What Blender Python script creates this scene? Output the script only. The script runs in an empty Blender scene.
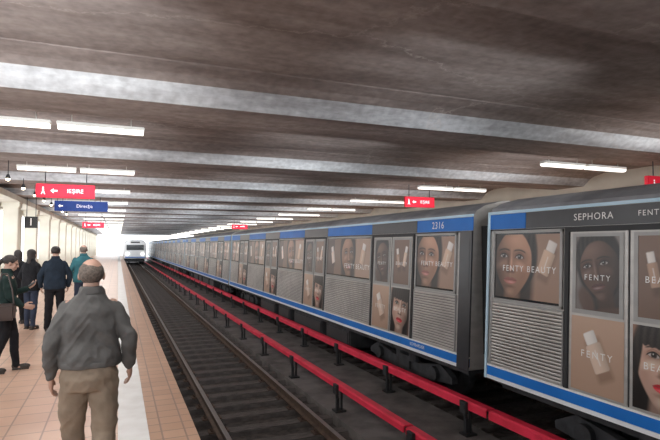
import bpy, bmesh, math, random
import numpy as np
from mathutils import Vector, Matrix, noise
random.seed(4)
scene=bpy.context.scene
col=scene.collection
scene.view_settings.view_transform='Standard'
scene.view_settings.look='None'
scene.view_settings.exposure=0.0

# ---------------------------------------------------------------- materials
def mat(name,c,rough=0.6,metal=0.0,c2=None,ns=6.0,bump=0.0,bs=30.0,emit=0.0,ecol=None,stretch=(1,1,1),spec=None):
    m=bpy.data.materials.new(name); m.use_nodes=True
    nt=m.node_tree; b=nt.nodes['Principled BSDF']
    b.inputs['Roughness'].default_value=rough; b.inputs['Metallic'].default_value=metal
    if spec is not None: b.inputs['Specular IOR Level'].default_value=spec
    if c2 is None: c2=tuple(min(1,x*0.86) for x in c)
    tc=nt.nodes.new('ShaderNodeTexCoord'); mp=nt.nodes.new('ShaderNodeMapping')
    mp.inputs['Scale'].default_value=stretch
    nt.links.new(tc.outputs['Object'],mp.inputs['Vector'])
    n=nt.nodes.new('ShaderNodeTexNoise'); n.inputs['Scale'].default_value=ns; n.inputs['Detail'].default_value=5
    nt.links.new(mp.outputs['Vector'],n.inputs['Vector'])
    r=nt.nodes.new('ShaderNodeValToRGB')
    r.color_ramp.elements[0].position=0.35; r.color_ramp.elements[1].position=0.65
    r.color_ramp.elements[0].color=(*c2,1); r.color_ramp.elements[1].color=(*c,1)
    nt.links.new(n.outputs['Fac'],r.inputs['Fac']); nt.links.new(r.outputs['Color'],b.inputs['Base Color'])
    if bump>0:
        n2=nt.nodes.new('ShaderNodeTexNoise'); n2.inputs['Scale'].default_value=bs; n2.inputs['Detail'].default_value=4
        nt.links.new(mp.outputs['Vector'],n2.inputs['Vector'])
        bp=nt.nodes.new('ShaderNodeBump'); bp.inputs['Strength'].default_value=bump; bp.inputs['Distance'].default_value=0.02
        nt.links.new(n2.outputs['Fac'],bp.inputs['Height']); nt.links.new(bp.outputs['Normal'],b.inputs['Normal'])
    if emit>0:
        b.inputs['Emission Color'].default_value=(*(ecol or c),1); b.inputs['Emission Strength'].default_value=emit
    return m

def tile_mat(name,c1,c2,mortar,size,rough=0.35):
    m=bpy.data.materials.new(name); m.use_nodes=True
    nt=m.node_tree; b=nt.nodes['Principled BSDF']; b.inputs['Roughness'].default_value=rough
    tc=nt.nodes.new('ShaderNodeTexCoord')
    br=nt.nodes.new('ShaderNodeTexBrick'); br.offset=0.0; br.squash=1.0
    br.inputs['Color1'].default_value=(*c1,1); br.inputs['Color2'].default_value=(*c2,1); br.inputs['Mortar'].default_value=(*mortar,1)
    br.inputs['Scale'].default_value=1.0; br.inputs['Mortar Size'].default_value=0.008
    br.inputs['Brick Width'].default_value=size; br.inputs['Row Height'].default_value=size
    nt.links.new(tc.outputs['Object'],br.inputs['Vector'])
    n=nt.nodes.new('ShaderNodeTexNoise'); n.inputs['Scale'].default_value=1.3; n.inputs['Detail'].default_value=6
    nt.links.new(tc.outputs['Object'],n.inputs['Vector'])
    mx=nt.nodes.new('ShaderNodeMix'); mx.data_type='RGBA'; mx.blend_type='MULTIPLY'; mx.inputs[0].default_value=0.55
    r=nt.nodes.new('ShaderNodeValToRGB'); r.color_ramp.elements[0].position=0.3; r.color_ramp.elements[1].position=0.7
    r.color_ramp.elements[0].color=(0.72,0.68,0.66,1); r.color_ramp.elements[1].color=(1,1,1,1)
    nt.links.new(n.outputs['Fac'],r.inputs['Fac'])
    nt.links.new(br.outputs['Color'],mx.inputs[6]); nt.links.new(r.outputs['Color'],mx.inputs[7])
    nt.links.new(mx.outputs[2],b.inputs['Base Color'])
    bp=nt.nodes.new('ShaderNodeBump'); bp.inputs['Strength'].default_value=0.3; bp.inputs['Distance'].default_value=0.004; bp.invert=True
    nt.links.new(br.outputs['Fac'],bp.inputs['Height']); nt.links.new(bp.outputs['Normal'],b.inputs['Normal'])
    return m

def concrete_mat(name,ca,cb,cc):
    m=bpy.data.materials.new(name); m.use_nodes=True
    nt=m.node_tree; b=nt.nodes['Principled BSDF']; b.inputs['Roughness'].default_value=0.8; b.inputs['Specular IOR Level'].default_value=0.25
    L=nt.links
    g=nt.nodes.new('ShaderNodeNewGeometry')
    mp=nt.nodes.new('ShaderNodeMapping'); mp.inputs['Scale'].default_value=(0.30,1.5,1.5); L.new(g.outputs['Position'],mp.inputs['Vector'])
    n1=nt.nodes.new('ShaderNodeTexNoise'); n1.inputs['Scale'].default_value=0.8; n1.inputs['Detail'].default_value=8; n1.inputs['Roughness'].default_value=0.66
    L.new(mp.outputs['Vector'],n1.inputs['Vector'])
    r1=nt.nodes.new('ShaderNodeValToRGB'); e=r1.color_ramp.elements
    e[0].position=0.33; e[0].color=(*ca,1); e[1].position=0.68; e[1].color=(*cc,1)
    x=r1.color_ramp.elements.new(0.5); x.color=(*cb,1)
    L.new(n1.outputs['Fac'],r1.inputs['Fac'])
    n0=nt.nodes.new('ShaderNodeTexNoise'); n0.inputs['Scale'].default_value=2.2; n0.inputs['Detail'].default_value=7; n0.inputs['Roughness'].default_value=0.7; L.new(g.outputs['Position'],n0.inputs['Vector'])
    ad=nt.nodes.new('ShaderNodeVectorMath'); ad.operation='MULTIPLY_ADD'; ad.inputs[1].default_value=(0.5,0.5,0.5)
    mp2=nt.nodes.new('ShaderNodeMapping'); mp2.inputs['Scale'].default_value=(0.35,1.0,1.0); L.new(g.outputs['Position'],mp2.inputs['Vector'])
    L.new(n0.outputs['Color'],ad.inputs[0]); L.new(mp2.outputs['Vector'],ad.inputs[2])
    vo=nt.nodes.new('ShaderNodeTexVoronoi'); vo.feature='DISTANCE_TO_EDGE'; vo.inputs['Scale'].default_value=0.42; L.new(ad.outputs[0],vo.inputs['Vector'])
    r2=nt.nodes.new('ShaderNodeValToRGB'); e=r2.color_ramp.elements; e[0].position=0.0; e[0].color=(0.34,0.34,0.34,1); e[1].position=0.008; e[1].color=(0,0,0,1)
    L.new(vo.outputs['Distance'],r2.inputs['Fac'])
    mx=nt.nodes.new('ShaderNodeMix'); mx.data_type='RGBA'; L.new(r2.outputs['Color'],mx.inputs[0]); L.new(r1.outputs['Color'],mx.inputs[6]); mx.inputs[7].default_value=(0.60,0.54,0.50,1)
    n3=nt.nodes.new('ShaderNodeTexNoise'); n3.inputs['Scale'].default_value=9; n3.inputs['Detail'].default_value=6; L.new(g.outputs['Position'],n3.inputs['Vector'])
    mp3=nt.nodes.new('ShaderNodeMapRange'); mp3.inputs[1].default_value=0.3; mp3.inputs[2].default_value=0.7; mp3.inputs[3].default_value=0.78; mp3.inputs[4].default_value=1.10; L.new(n3.outputs['Fac'],mp3.inputs[0])
    mm=nt.nodes.new('ShaderNodeMix'); mm.data_type='RGBA'; mm.blend_type='MULTIPLY'; mm.inputs[0].default_value=1; L.new(mx.outputs[2],mm.inputs[6]); L.new(mp3.outputs[0],mm.inputs[7])
    L.new(mm.outputs[2],b.inputs['Base Color'])
    bp=nt.nodes.new('ShaderNodeBump'); bp.inputs['Strength'].default_value=0.4; bp.inputs['Distance'].default_value=0.03; L.new(n1.outputs['Fac'],bp.inputs['Height']); L.new(bp.outputs['Normal'],b.inputs['Normal'])
    return m
def print_mat():
    m=bpy.data.materials.new('printed_portrait'); m.use_nodes=True
    nt=m.node_tree; b=nt.nodes['Principled BSDF']; b.inputs['Roughness'].default_value=0.32
    a=nt.nodes.new('ShaderNodeAttribute'); a.attribute_name='ink'
    nt.links.new(a.outputs['Color'],b.inputs['Base Color']); return m

M={}
M['print']=print_mat()
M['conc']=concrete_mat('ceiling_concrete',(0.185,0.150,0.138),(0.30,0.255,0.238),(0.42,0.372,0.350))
M['concl']=concrete_mat('lit_band_concrete',(0.24,0.235,0.24),(0.50,0.51,0.53),(0.80,0.83,0.85))  # same concrete coloured paler, standing for lamp light on the beam faces
M['wall']=mat('cream_wall',(0.74,0.70,0.60),0.7,0,(0.64,0.60,0.51),1.5,0.1,20)
M['tile']=tile_mat('platform_tile',(0.70,0.46,0.34),(0.62,0.395,0.285),(0.40,0.26,0.20),0.30,0.30)
M['tile2']=tile_mat('edge_tile',(0.64,0.405,0.28),(0.57,0.35,0.235),(0.36,0.235,0.18),0.20,0.32)
M['white_strip']=mat('white_strip',(0.90,0.89,0.88),0.45,0,(0.80,0.78,0.76),4,0.1,60)
M['plat_side']=mat('platform_side',(0.13,0.11,0.10),0.9,0,(0.07,0.06,0.055),2,0.3,10)
M['bed']=mat('ballast_bed',(0.095,0.080,0.074),0.95,0,(0.036,0.031,0.029),9,1.0,22)
M['bed2']=mat('dusty_concrete',(0.175,0.158,0.152),0.9,0,(0.085,0.077,0.074),2.2,0.5,16)
M['sleeper']=mat('sleeper_wood',(0.14,0.122,0.115),0.8,0,(0.06,0.052,0.05),5,0.5,25,stretch=(1,6,1))
M['rail']=mat('rusty_rail',(0.13,0.085,0.06),0.65,0.3,(0.08,0.05,0.04),8,0.2,30)
M['railtop']=mat('polished_rail',(0.40,0.37,0.35),0.38,0.7)
M['red']=mat('red_cover',(0.78,0.04,0.085),0.42,0,(0.62,0.03,0.06),3,0.05,10,spec=0.3)
M['black']=mat('black_metal',(0.03,0.03,0.032),0.55,0.2)
M['dark']=mat('underframe_dark',(0.045,0.045,0.05),0.7,0.2,(0.02,0.02,0.022),5,0.2,20)
M['rubber']=mat('gangway_rubber',(0.010,0.010,0.011),0.8)
M['silver']=mat('brushed_steel',(0.50,0.475,0.45),0.36,0.4,(0.41,0.39,0.37),3,0.04,60,stretch=(1,0.3,3))
M['silver2']=mat('ribbed_steel',(0.58,0.545,0.51),0.34,0.4,(0.41,0.38,0.355),1.2,0,60)
M['groove']=mat('rib_groove',(0.10,0.093,0.088),0.5,0.3)
M['gray']=mat('gray_paint',(0.36,0.35,0.34),0.45,0.2)
M['blue']=mat('blue_paint',(0.015,0.18,0.60),0.4,0,(0.012,0.15,0.52),2,spec=0.3)
M['ltblue']=mat('light_edge_paint',(0.55,0.72,0.84),0.4,0,(0.46,0.64,0.76),2)
M['whitep']=mat('white_paint',(0.85,0.86,0.87),0.4,0,(0.77,0.78,0.79),3)
M['frontp']=mat('front_white_paint',(0.94,0.95,0.96),0.35,0,(0.88,0.89,0.90),3)
M['cantdark']=mat('dark_fascia',(0.045,0.045,0.05),0.3,0.1)
M['roofm']=mat('car_roof',(0.36,0.36,0.375),0.6,0.2,(0.24,0.24,0.255),2)
M['glass']=mat('dark_glass',(0.02,0.025,0.03),0.08,0)
M['pwhite']=mat('print_white',(0.86,0.84,0.82),0.35,0,(0.8,0.78,0.76),3)
M['lamp_body']=mat('lamp_white',(0.75,0.74,0.70),0.5)
M['lamp']=mat('lamp_diffuser',(0.9,0.88,0.8),0.5,emit=1.8,ecol=(1.0,0.95,0.88))
M['spot']=mat('spot_glow',(1,0.9,0.7),0.5,emit=7,ecol=(1.0,0.86,0.62))
M['sign_red']=mat('sign_red',(0.58,0.015,0.035),0.6,emit=0.10,ecol=(0.8,0.02,0.05),spec=0.15)
M['sign_blue']=mat('sign_blue',(0.015,0.04,0.18),0.6,emit=0.03,ecol=(0.05,0.10,0.35),spec=0.15)
M['sign_white']=mat('sign_lettering',(0.85,0.80,0.80),0.5,emit=0.15,ecol=(1,0.9,0.9))
M['sign_black']=mat('sign_black',(0.02,0.02,0.022),0.5)
M['headlight']=mat('headlight',(1,1,1),0.3,emit=6,ecol=(1,1,0.95))
M['skin']=mat('skin',(0.50,0.31,0.235),0.55,0,(0.42,0.25,0.19),12)
M['greyhair']=mat('grey_hair',(0.20,0.165,0.14),0.8,0,(0.10,0.08,0.068),60,0.6,140)
M['darkhair']=mat('dark_hair',(0.035,0.024,0.02),0.6,0,(0.015,0.011,0.01),40,0.5,120)
M['jacket_grey']=mat('grey_jacket_cloth',(0.130,0.128,0.126),0.9,0,(0.092,0.090,0.089),7,0.35,18,spec=0.2)
M['khaki']=mat('khaki_cloth',(0.29,0.23,0.175),0.9,0,(0.21,0.165,0.125),6,0.3,16,spec=0.2)
M['navy']=mat('navy_cloth',(0.020,0.030,0.046),0.9,0,(0.014,0.02,0.03),6,0.3,16,spec=0.2)
M['blackc']=mat('black_cloth',(0.018,0.018,0.021),0.9,0,(0.011,0.011,0.013),6,0.3,16,spec=0.2)
M['teal']=mat('teal_cloth',(0.04,0.14,0.16),0.9,0,(0.03,0.10,0.12),6,0.3,16,spec=0.2)
M['olive']=mat('dark_green_cloth',(0.018,0.034,0.031),0.9,0,(0.012,0.023,0.021),6,0.3,16,spec=0.2)
M['jean']=mat('denim_cloth',(0.04,0.05,0.08),0.9,0,(0.03,0.037,0.06),6,0.3,16,spec=0.2)
M['shoe']=mat('shoe_leather',(0.035,0.028,0.025),0.5)
M['eye']=mat('eye_dark',(0.03,0.02,0.018),0.2)
M['leather']=mat('bag_leather',(0.05,0.03,0.025),0.45)

# ---------------------------------------------------------------- helpers
def obj_from_bm(name,bm,mats,parent=None,loc=(0,0,0),smooth=False):
    me=bpy.data.meshes.new(name); bmesh.ops.recalc_face_normals(bm,faces=bm.faces[:]); bm.to_mesh(me); bm.free()
    for k in mats: me.materials.append(M[k])
    if smooth:
        for p in me.polygons: p.use_smooth=True
    return link(name,me,parent,loc)
def link(name,me,parent=None,loc=(0,0,0)):
    o=bpy.data.objects.new(name,me); col.objects.link(o); o.location=loc
    if parent is not None: o.parent=parent
    return o
def tag(o,label,cat,group=None):
    o['label']=label; o['category']=cat
    if group: o['group']=group
    return o
def struct(o):
    o['kind']='structure'; return o
def box(bm,x0,x1,y0,y1,z0,z1,mi=0):
    v=[bm.verts.new(p) for p in [(x0,y0,z0),(x1,y0,z0),(x1,y1,z0),(x0,y1,z0),(x0,y0,z1),(x1,y0,z1),(x1,y1,z1),(x0,y1,z1)]]
    for f in [(0,3,2,1),(4,5,6,7),(0,1,5,4),(1,2,6,5),(2,3,7,6),(3,0,4,7)]:
        bm.faces.new([v[i] for i in f]).material_index=mi
def bbox_bevel(bm,x0,x1,y0,y1,z0,z1,b=0.01,mi=0):
    t=bmesh.new(); box(t,x0,x1,y0,y1,z0,z1,mi)
    bmesh.ops.bevel(t,geom=t.edges[:],offset=b,segments=2,affect='EDGES')
    for f in t.faces: f.material_index=mi
    me=bpy.data.meshes.new('t'); t.to_mesh(me); t.free(); bm.from_mesh(me); bpy.data.meshes.remove(me)
def cyl(bm,a,b,r,n=16,mi=0,r2=None):
    a=Vector(a);b=Vector(b);d=b-a
    q=Vector((0,0,1)).rotation_difference(d.normalized()).to_matrix().to_4x4()
    ret=bmesh.ops.create_cone(bm,cap_ends=True,segments=n,radius1=r,radius2=r if r2 is None else r2,depth=d.length,matrix=Matrix.Translation((a+b)/2)@q)
    for f in {f for v in ret['verts'] for f in v.link_faces}: f.material_index=mi
def extrude_profile(bm,pts,y0,y1,mi=0,axis='y'):
    def P(p,t): return (p[0],t,p[1]) if axis=='y' else (t,p[0],p[1])
    A=[bm.verts.new(P(p,y0)) for p in pts]; B=[bm.verts.new(P(p,y1)) for p in pts]
    n=len(pts); fs=[]
    for i in range(n):
        j=(i+1)%n
        f=bm.faces.new([A[i],A[j],B[j],B[i]]); f.material_index=mi; fs.append(f)
    bm.faces.new(A[::-1]).material_index=mi; bm.faces.new(B).material_index=mi
    return fs

# flat drawings -------------------------------------------------
_tc={}
def text_geom(body,size,sp=1.0):
    key=(body,size,sp)
    if key in _tc: return _tc[key]
    cu=bpy.data.curves.new('t','FONT'); cu.body=body; cu.size=size; cu.align_x='CENTER'; cu.align_y='CENTER'; cu.resolution_u=3; cu.space_character=sp
    o=bpy.data.objects.new('t',cu); col.objects.link(o)
    dg=bpy.context.evaluated_depsgraph_get(); dg.update()
    e=o.evaluated_get(dg); me=e.to_mesh()
    vs=[(v.co.x,v.co.y) for v in me.vertices]; fs=[tuple(p.vertices) for p in me.polygons]
    e.to_mesh_clear(); bpy.data.objects.remove(o); bpy.data.curves.remove(cu)
    _tc[key]=(vs,fs); return _tc[key]
def ell2(cx,cy,rx,ry,rot=0,n=28):
    c,s=math.cos(rot),math.sin(rot); out=[]
    for i in range(n):
        a=2*math.pi*i/n; x=rx*math.cos(a); y=ry*math.sin(a)
        out.append((cx+x*c-y*s,cy+x*s+y*c))
    return out
def flat_mesh(name,items,mapping,grid=None):
    me=bpy.data.meshes.new(name); V=[];F=[];MI=[];mats=[];C=None
    def mi(k):
        if k not in mats: mats.append(k)
        return mats.index(k)
    if grid:
        w,h,nu,nv,cols=grid
        for j in range(nv):
            for i in range(nu):
                V.append(mapping(-w/2+w*i/(nu-1),-h/2+h*j/(nv-1),0))
        for j in range(nv-1):
            for i in range(nu-1):
                a=j*nu+i; F.append((a,a+1,a+nu+1,a+nu)); MI.append(0)
        mi('print')
    for it in items:
        if it[0]=='p':
            pts=it[1]
            b=len(V); V+= [mapping(u,v,it[3]) for u,v in pts]; F.append(tuple(range(b,b+len(pts)))); MI.append(mi(it[2]))
        else:
            sp=it[7] if len(it)>7 else 1.0
            vs,fs=text_geom(it[1],it[2],sp); b=len(V)
            V+=[mapping(u+it[3],v+it[4],it[6]) for u,v in vs]
            for f in fs: F.append(tuple(b+i for i in f)); MI.append(mi(it[5]))
    me.from_pydata(V,[],F)
    for k in mats: me.materials.append(M[k])
    me.polygons.foreach_set('material_index',MI)
    if grid:
        at=me.color_attributes.new('ink','FLOAT_COLOR','POINT')
        buf=np.ones((len(V),4),dtype=np.float32); buf[:nu*nv,:3]=np.clip(cols.reshape(-1,3),0,1)
        at.data.foreach_set('color',buf.ravel())
    me.update()
    return me
class Canvas:
    def __init__(s,w,h,bg,cell=0.0075):
        s.w,s.h=w,h; s.nu=max(8,int(w/cell)); s.nv=max(8,int(h/cell))
        u=np.linspace(-w/2,w/2,s.nu); v=np.linspace(-h/2,h/2,s.nv)
        s.U,s.V=np.meshgrid(u,v); s.C=np.zeros((s.nv,s.nu,3))+np.array(bg)
        rs=np.random.RandomState(3); s.N=rs.rand(s.nv,s.nu)
    def blend(s,m,c):
        m=np.clip(m,0,1)[...,None]; s.C=s.C*(1-m)+np.array(c)*m
    def mul(s,m,f):
        m=np.clip(m,0,1)[...,None]; s.C=s.C*(1-m)+s.C*np.array(f)*m
    def grid(s): return (s.w,s.h,s.nu,s.nv,s.C)
def sell(X,Y,cx,cy,rx,ry,soft=0.1,rot=0.0):
    c,sn=math.cos(rot),math.sin(rot); x=(X-cx)*c+(Y-cy)*sn; y=-(X-cx)*sn+(Y-cy)*c
    d=np.sqrt((x/rx)**2+(y/ry)**2); return np.clip((1+soft-d)/(2*soft),0,1)
def srect(X,Y,cx,cy,w,h,soft,rot=0.0,r=0.0):
    c,sn=math.cos(rot),math.sin(rot); x=np.abs((X-cx)*c+(Y-cy)*sn)-(w/2-r); y=np.abs(-(X-cx)*sn+(Y-cy)*c)-(h/2-r)
    d=np.sqrt(np.maximum(x,0)**2+np.maximum(y,0)**2)+np.minimum(np.maximum(x,y),0)-r
    return np.clip(0.5-d/(2*soft),0,1)
def paint_face(cv,cx,cy,s,skin,lips,hair=(0.012,0.009,0.008),bangs=False,tilt=0.0,lit=-1,yawf=0.12,hairw=1.0):
    c,sn=math.cos(tilt),math.sin(tilt)
    X0=(cv.U-cx)/s; Y0=(cv.V-cy)/s
    X=X0*c+Y0*sn; Y=-X0*sn+Y0*c
    skin=np.array(skin)
    strands=0.5+0.5*np.sin(X*38+3*np.sin(Y*3)+cv.N*1.5)
    hm=np.maximum(sell(X,Y,0,0.18,0.98*hairw,1.15,0.06),srect(X,Y,0,-0.7,1.75*hairw,1.7,0.1,0,0.4)*(1 if bangs or hairw>1 else 0.9))
    hc=np.array(hair)[None,None,:]*(1+2.2*strands[...,None]*np.clip(sell(X,Y,lit*0.5,0.8,0.7,0.8,0.8),0,1)[...,None])
    m=hm[...,None]; cv.C=cv.C*(1-m)+hc*m
    cv.blend(srect(X,Y,0.02,-1.1,0.56,1.1,0.06,0,0.1),skin*0.42)
    cv.blend(sell(X,Y,0.0,-1.75,1.5,0.62,0.06),skin*0.62)
    wid=np.where(Y>-0.1,0.66,0.66-0.30*np.clip((-0.1-Y)/0.85,0,1)**1.6)
    d=np.sqrt((X/wid)**2+((Y-0.02)/(0.97))**2)
    fm=np.clip((1.03-d)/0.06,0,1)
    nx=X/0.75; nyv=Y/1.1; nz=np.sqrt(np.clip(1-nx**2*0.95-nyv**2*0.6,0.02,1))
    lam=np.clip(0.62*nz+lit*0.48*nx+0.28*nyv,0,1.2)
    base=skin[None,None,:]*(0.25+1.05*lam[...,None])
    m=fm[...,None]; cv.C=cv.C*(1-m)+base*m
    f=yawf
    for sg in (-1,1):
        ex=f+sg*0.29
        cv.mul(sell(X,Y,ex,0.17,0.24,0.15,0.6)*fm,(0.52,0.45,0.42))
        cv.mul(sell(X,Y,f+sg*0.47,-0.28,0.20,0.36,0.8,-sg*0.35)*fm*0.6,(0.6,0.5,0.46))
        bx=(X-ex)/0.22; by=(Y-(0.335-0.05*bx*bx+sg*-0.015*bx))
        cv.blend(np.clip((1.1-np.abs(bx))*3,0,1)*np.clip((0.030-np.abs(by))/0.018,0,1)*fm*0.9,np.array(hair)*1.6)
        top=0.14+0.075*(1-((X-ex)/0.15)**2); bot=0.14-0.045*(1-((X-ex)/0.15)**2)
        em=np.clip((top-Y)/0.015,0,1)*np.clip((Y-bot)/0.015,0,1)*(np.abs(X-ex)<0.15)
        cv.blend(em,(0.50,0.44,0.41))
        cv.blend(em*sell(X,Y,ex,0.155,0.070,0.072,0.15),(0.035,0.02,0.014))
        cv.blend(em*sell(X,Y,ex,0.155,0.026,0.028,0.2),(0.005,0.005,0.005))
        cv.blend(sell(X,Y,ex-0.018,0.178,0.013,0.013,0.4),(0.8,0.8,0.8))
        lm=np.clip((0.026-np.abs(Y-top-0.004))/0.014,0,1)*np.clip((0.185-np.abs(X-ex))*30,0,1)
        cv.blend(lm,(0.008,0.006,0.006))
        lm=np.clip((0.010-np.abs(Y-bot))/0.010,0,1)*(np.abs(X-ex)<0.15)*0.7
        cv.blend(lm,skin*0.15)
        cv.mul(np.clip((0.014-np.abs(Y-top-0.06))/0.012,0,1)*(np.abs(X-ex)<0.17),(0.55,0.48,0.45))
        cv.blend(sell(X,Y,f+sg*0.36,-0.07,0.15,0.07,0.9,-sg*0.5)*fm*(0.38 if sg==lit else 0.14),np.minimum(skin*2.0+0.08,0.95))
    cv.blend(sell(X,Y,f*1.25+lit*0.01,0.0,0.035,0.22,0.9)*0.55,np.minimum(skin*1.9+0.05,0.95))
    cv.mul(sell(X,Y,f*1.25-lit*0.085,-0.02,0.05,0.22,0.9),(0.55,0.48,0.45))
    cv.mul(sell(X,Y,f*1.3,-0.255,0.14,0.035,0.7),(0.42,0.34,0.31))
    for sg in (-1,1):
        cv.blend(sell(X,Y,f*1.3+sg*0.062,-0.232,0.034,0.019,0.4)*0.9,skin*0.06)
        cv.mul(sell(X,Y,f*1.3+sg*0.125,-0.205,0.03,0.06,0.8),(0.62,0.55,0.52))
    cv.blend(sell(X,Y,f*1.35,-0.185,0.045,0.04,0.9)*0.5,np.minimum(skin*2.1+0.06,0.95))
    lx=(X-f*1.15); L=0.245
    k=np.clip(1-(lx/L)**2,0,1)
    up=-0.475+0.088*k**0.7-0.03*np.exp(-(lx/0.035)**2); mid=-0.475+0.010*k; lo=-0.475-0.115*k**0.6
    um=np.clip((up-Y)/0.012,0,1)*np.clip((Y-mid)/0.008,0,1)*(np.abs(lx)<L)
    lm=np.clip((mid-Y)/0.008,0,1)*np.clip((Y-lo)/0.012,0,1)*(np.abs(lx)<L)
    cv.blend(um,np.array(lips)*0.7); cv.blend(lm,lips)
    cv.blend(lm*sell(X,Y,f*1.15+lit*0.03,-0.53,0.11,0.022,0.8)*0.6,np.minimum(np.array(lips)*1.5+0.25,1))
    cv.blend(np.clip((0.012-np.abs(Y-mid))/0.010,0,1)*(np.abs(lx)<L)*0.85,np.array(lips)*0.12)
    cv.mul(sell(X,Y,f*1.1,-0.645,0.14,0.03,0.9),(0.6,0.52,0.48))
    cv.blend(sell(X,Y,f,-0.78,0.11,0.07,0.9)*0.3,np.minimum(skin*1.8+0.05,0.95))
    cv.blend(sell(X,Y,f+lit*0.1,0.60,0.28,0.16,0.95)*0.32,np.minimum(skin*1.9+0.06,0.95))
    if bangs:
        bm_=np.clip((Y-(0.30+0.02*np.sin(X*40)))/0.03,0,1)*hm
        side=np.clip((np.abs(X)-(0.55-0.05*Y))/0.04,0,1)*hm*(Y<0.5)
        mm=np.maximum(bm_,side)
    else:
        line=0.80-0.55*(np.abs(X)/0.66)**2.4
        mm=np.clip((Y-line)/0.05,0,1)*hm
    m=mm[...,None]; cv.C=cv.C*(1-m)+hc*m
def paint_bottle(cv,cx,cy,w,h,rot,body=(0.62,0.43,0.31),cap=(0.70,0.64,0.60)):
    U,V=cv.U,cv.V; c,s=math.cos(rot),math.sin(rot)
    x=(U-cx)*c+(V-cy)*s
    cv.mul(srect(U,V,cx+0.02,cy-0.02,w,h*1.5,0.03,rot,0.03)*0.7,(0.55,0.5,0.48))
    m=srect(U,V,cx,cy,w,h,0.006,rot,w*0.12); sh=0.75+0.35*np.cos(x/(w/2)*1.2+0.5)
    cv.C=cv.C*(1-m[...,None])+np.array(body)*sh[...,None]*m[...,None]
    ox,oy=-(h*0.72)*s,(h*0.72)*c
    m=srect(U,V,cx+ox,cy+oy,w*0.74,h*0.44,0.006,rot,w*0.08)
    cv.C=cv.C*(1-m[...,None])+np.array(cap)*sh[...,None]*m[...,None]
    cv.blend(srect(U,V,cx,cy,w*0.07,h*0.55,0.006,rot)*0.7,(0.85,0.82,0.8))

# ---------------------------------------------------------------- camera
H=1.7
cam=bpy.data.cameras.new('camera'); co=bpy.data.objects.new('camera',cam); col.objects.link(co); scene.camera=co
cam.sensor_width=36; cam.lens=513/660*36; cam.clip_end=600
pitch=math.atan(25/513); yaw=math.atan(212/513*math.cos(pitch))
co.location=(0,0,H)
co.rotation_euler=(math.pi/2+pitch,0,-yaw)

# ---------------------------------------------------------------- setting
PE=0.70; RZ=-1.07; YE=100.0; YB=-9.0
RC=3.82
bm=bmesh.new(); box(bm,-4.2,0.03,YB,YE,-0.3,0.0)
o=struct(obj_from_bm('floor',bm,['tile']))
bm=bmesh.new(); box(bm,0.29,PE,YB,YE,-0.3,0.0)
o=struct(obj_from_bm('floor',bm,['tile2']))
bm=bmesh.new(); box(bm,0.03,0.29,YB,YE,-0.3,0.004)
struct(obj_from_bm('trim_1',bm,['white_strip']))
bm=bmesh.new(); box(bm,-4.2,PE-0.12,YB,YE,-1.6,-0.3)
struct(obj_from_bm('wall_platform',bm,['plat_side']))
bm=bmesh.new(); box(bm,PE-0.12,13.2,YB,YE+40,-1.6,-1.32)
struct(obj_from_bm('floor',bm,['bed']))
bm=bmesh.new(); box(bm,3.42,5.25,YB,YE+40,-1.32,-1.16)
struct(obj_from_bm('floor',bm,['bed2']))
bm=bmesh.new(); box(bm,8.4,13.2,YB,YE,-1.32,0.0)
struct(obj_from_bm('floor',bm,['tile']))
bm=bmesh.new(); box(bm,13.2,13.5,YB,YE,-1.6,4.2)
struct(obj_from_bm('wall_right',bm,['wall']))
bm=bmesh.new(); box(bm,-4.5,13.5,YB-0.3,YB,-1.6,4.2)
struct(obj_from_bm('wall_back',bm,['wall']))
BAY=4.8
bm=bmesh.new()
box(bm,-4.5,-4.2,YB,YE,-1.6,0.9); box(bm,-4.5,-4.2,YB,YE,3.1,4.2)
ks=[13.0+BAY*k for k in range(-4,19)]
for yc in ks: box(bm,-4.5,-4.2,yc-0.4,yc+0.4,0.9,3.1)
struct(obj_from_bm('wall_left',bm,['wall']))
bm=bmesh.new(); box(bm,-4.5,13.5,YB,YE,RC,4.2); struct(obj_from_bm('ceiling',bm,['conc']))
Y0=6.75
nb=2
for k in range(-3,20):
    yk=Y0+BAY*k
    if yk-0.5<YB or yk+2>YE: continue
    bm=bmesh.new()
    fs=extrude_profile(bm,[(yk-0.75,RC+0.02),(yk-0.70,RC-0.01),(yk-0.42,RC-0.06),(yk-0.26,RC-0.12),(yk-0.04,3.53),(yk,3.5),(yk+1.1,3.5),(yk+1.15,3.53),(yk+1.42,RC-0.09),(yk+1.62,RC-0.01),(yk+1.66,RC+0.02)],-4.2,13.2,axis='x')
    for i in (3,4): fs[i].material_index=1  # near face gets the pale band: lamp light painted into its colour
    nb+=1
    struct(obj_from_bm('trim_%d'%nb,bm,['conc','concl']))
first=None
for i,yc in enumerate(ks):
    if yc<3: continue
    if first is None:
        bm=bmesh.new(); bbox_bevel(bm,-0.25,0.25,-0.28,0.28,0,3.3,0.02); box(bm,-0.29,0.29,-0.32,0.32,0,0.15); box(bm,-0.29,0.29,-0.32,0.32,3.12,3.3)
        c=obj_from_bm('column',bm,['wall'],loc=(-3.75,yc,0)); first=c
    else:
        c=first.copy(); c.location=(-3.75,yc,0); col.objects.link(c)
    tag(c,'square cream-painted column with low plinth along the wall','column','cream platform columns')
bm=bmesh.new(); box(bm,-4.2,-3.4,YB,YE,3.3,3.499)
struct(obj_from_bm('trim_2',bm,['wall']))

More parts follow.
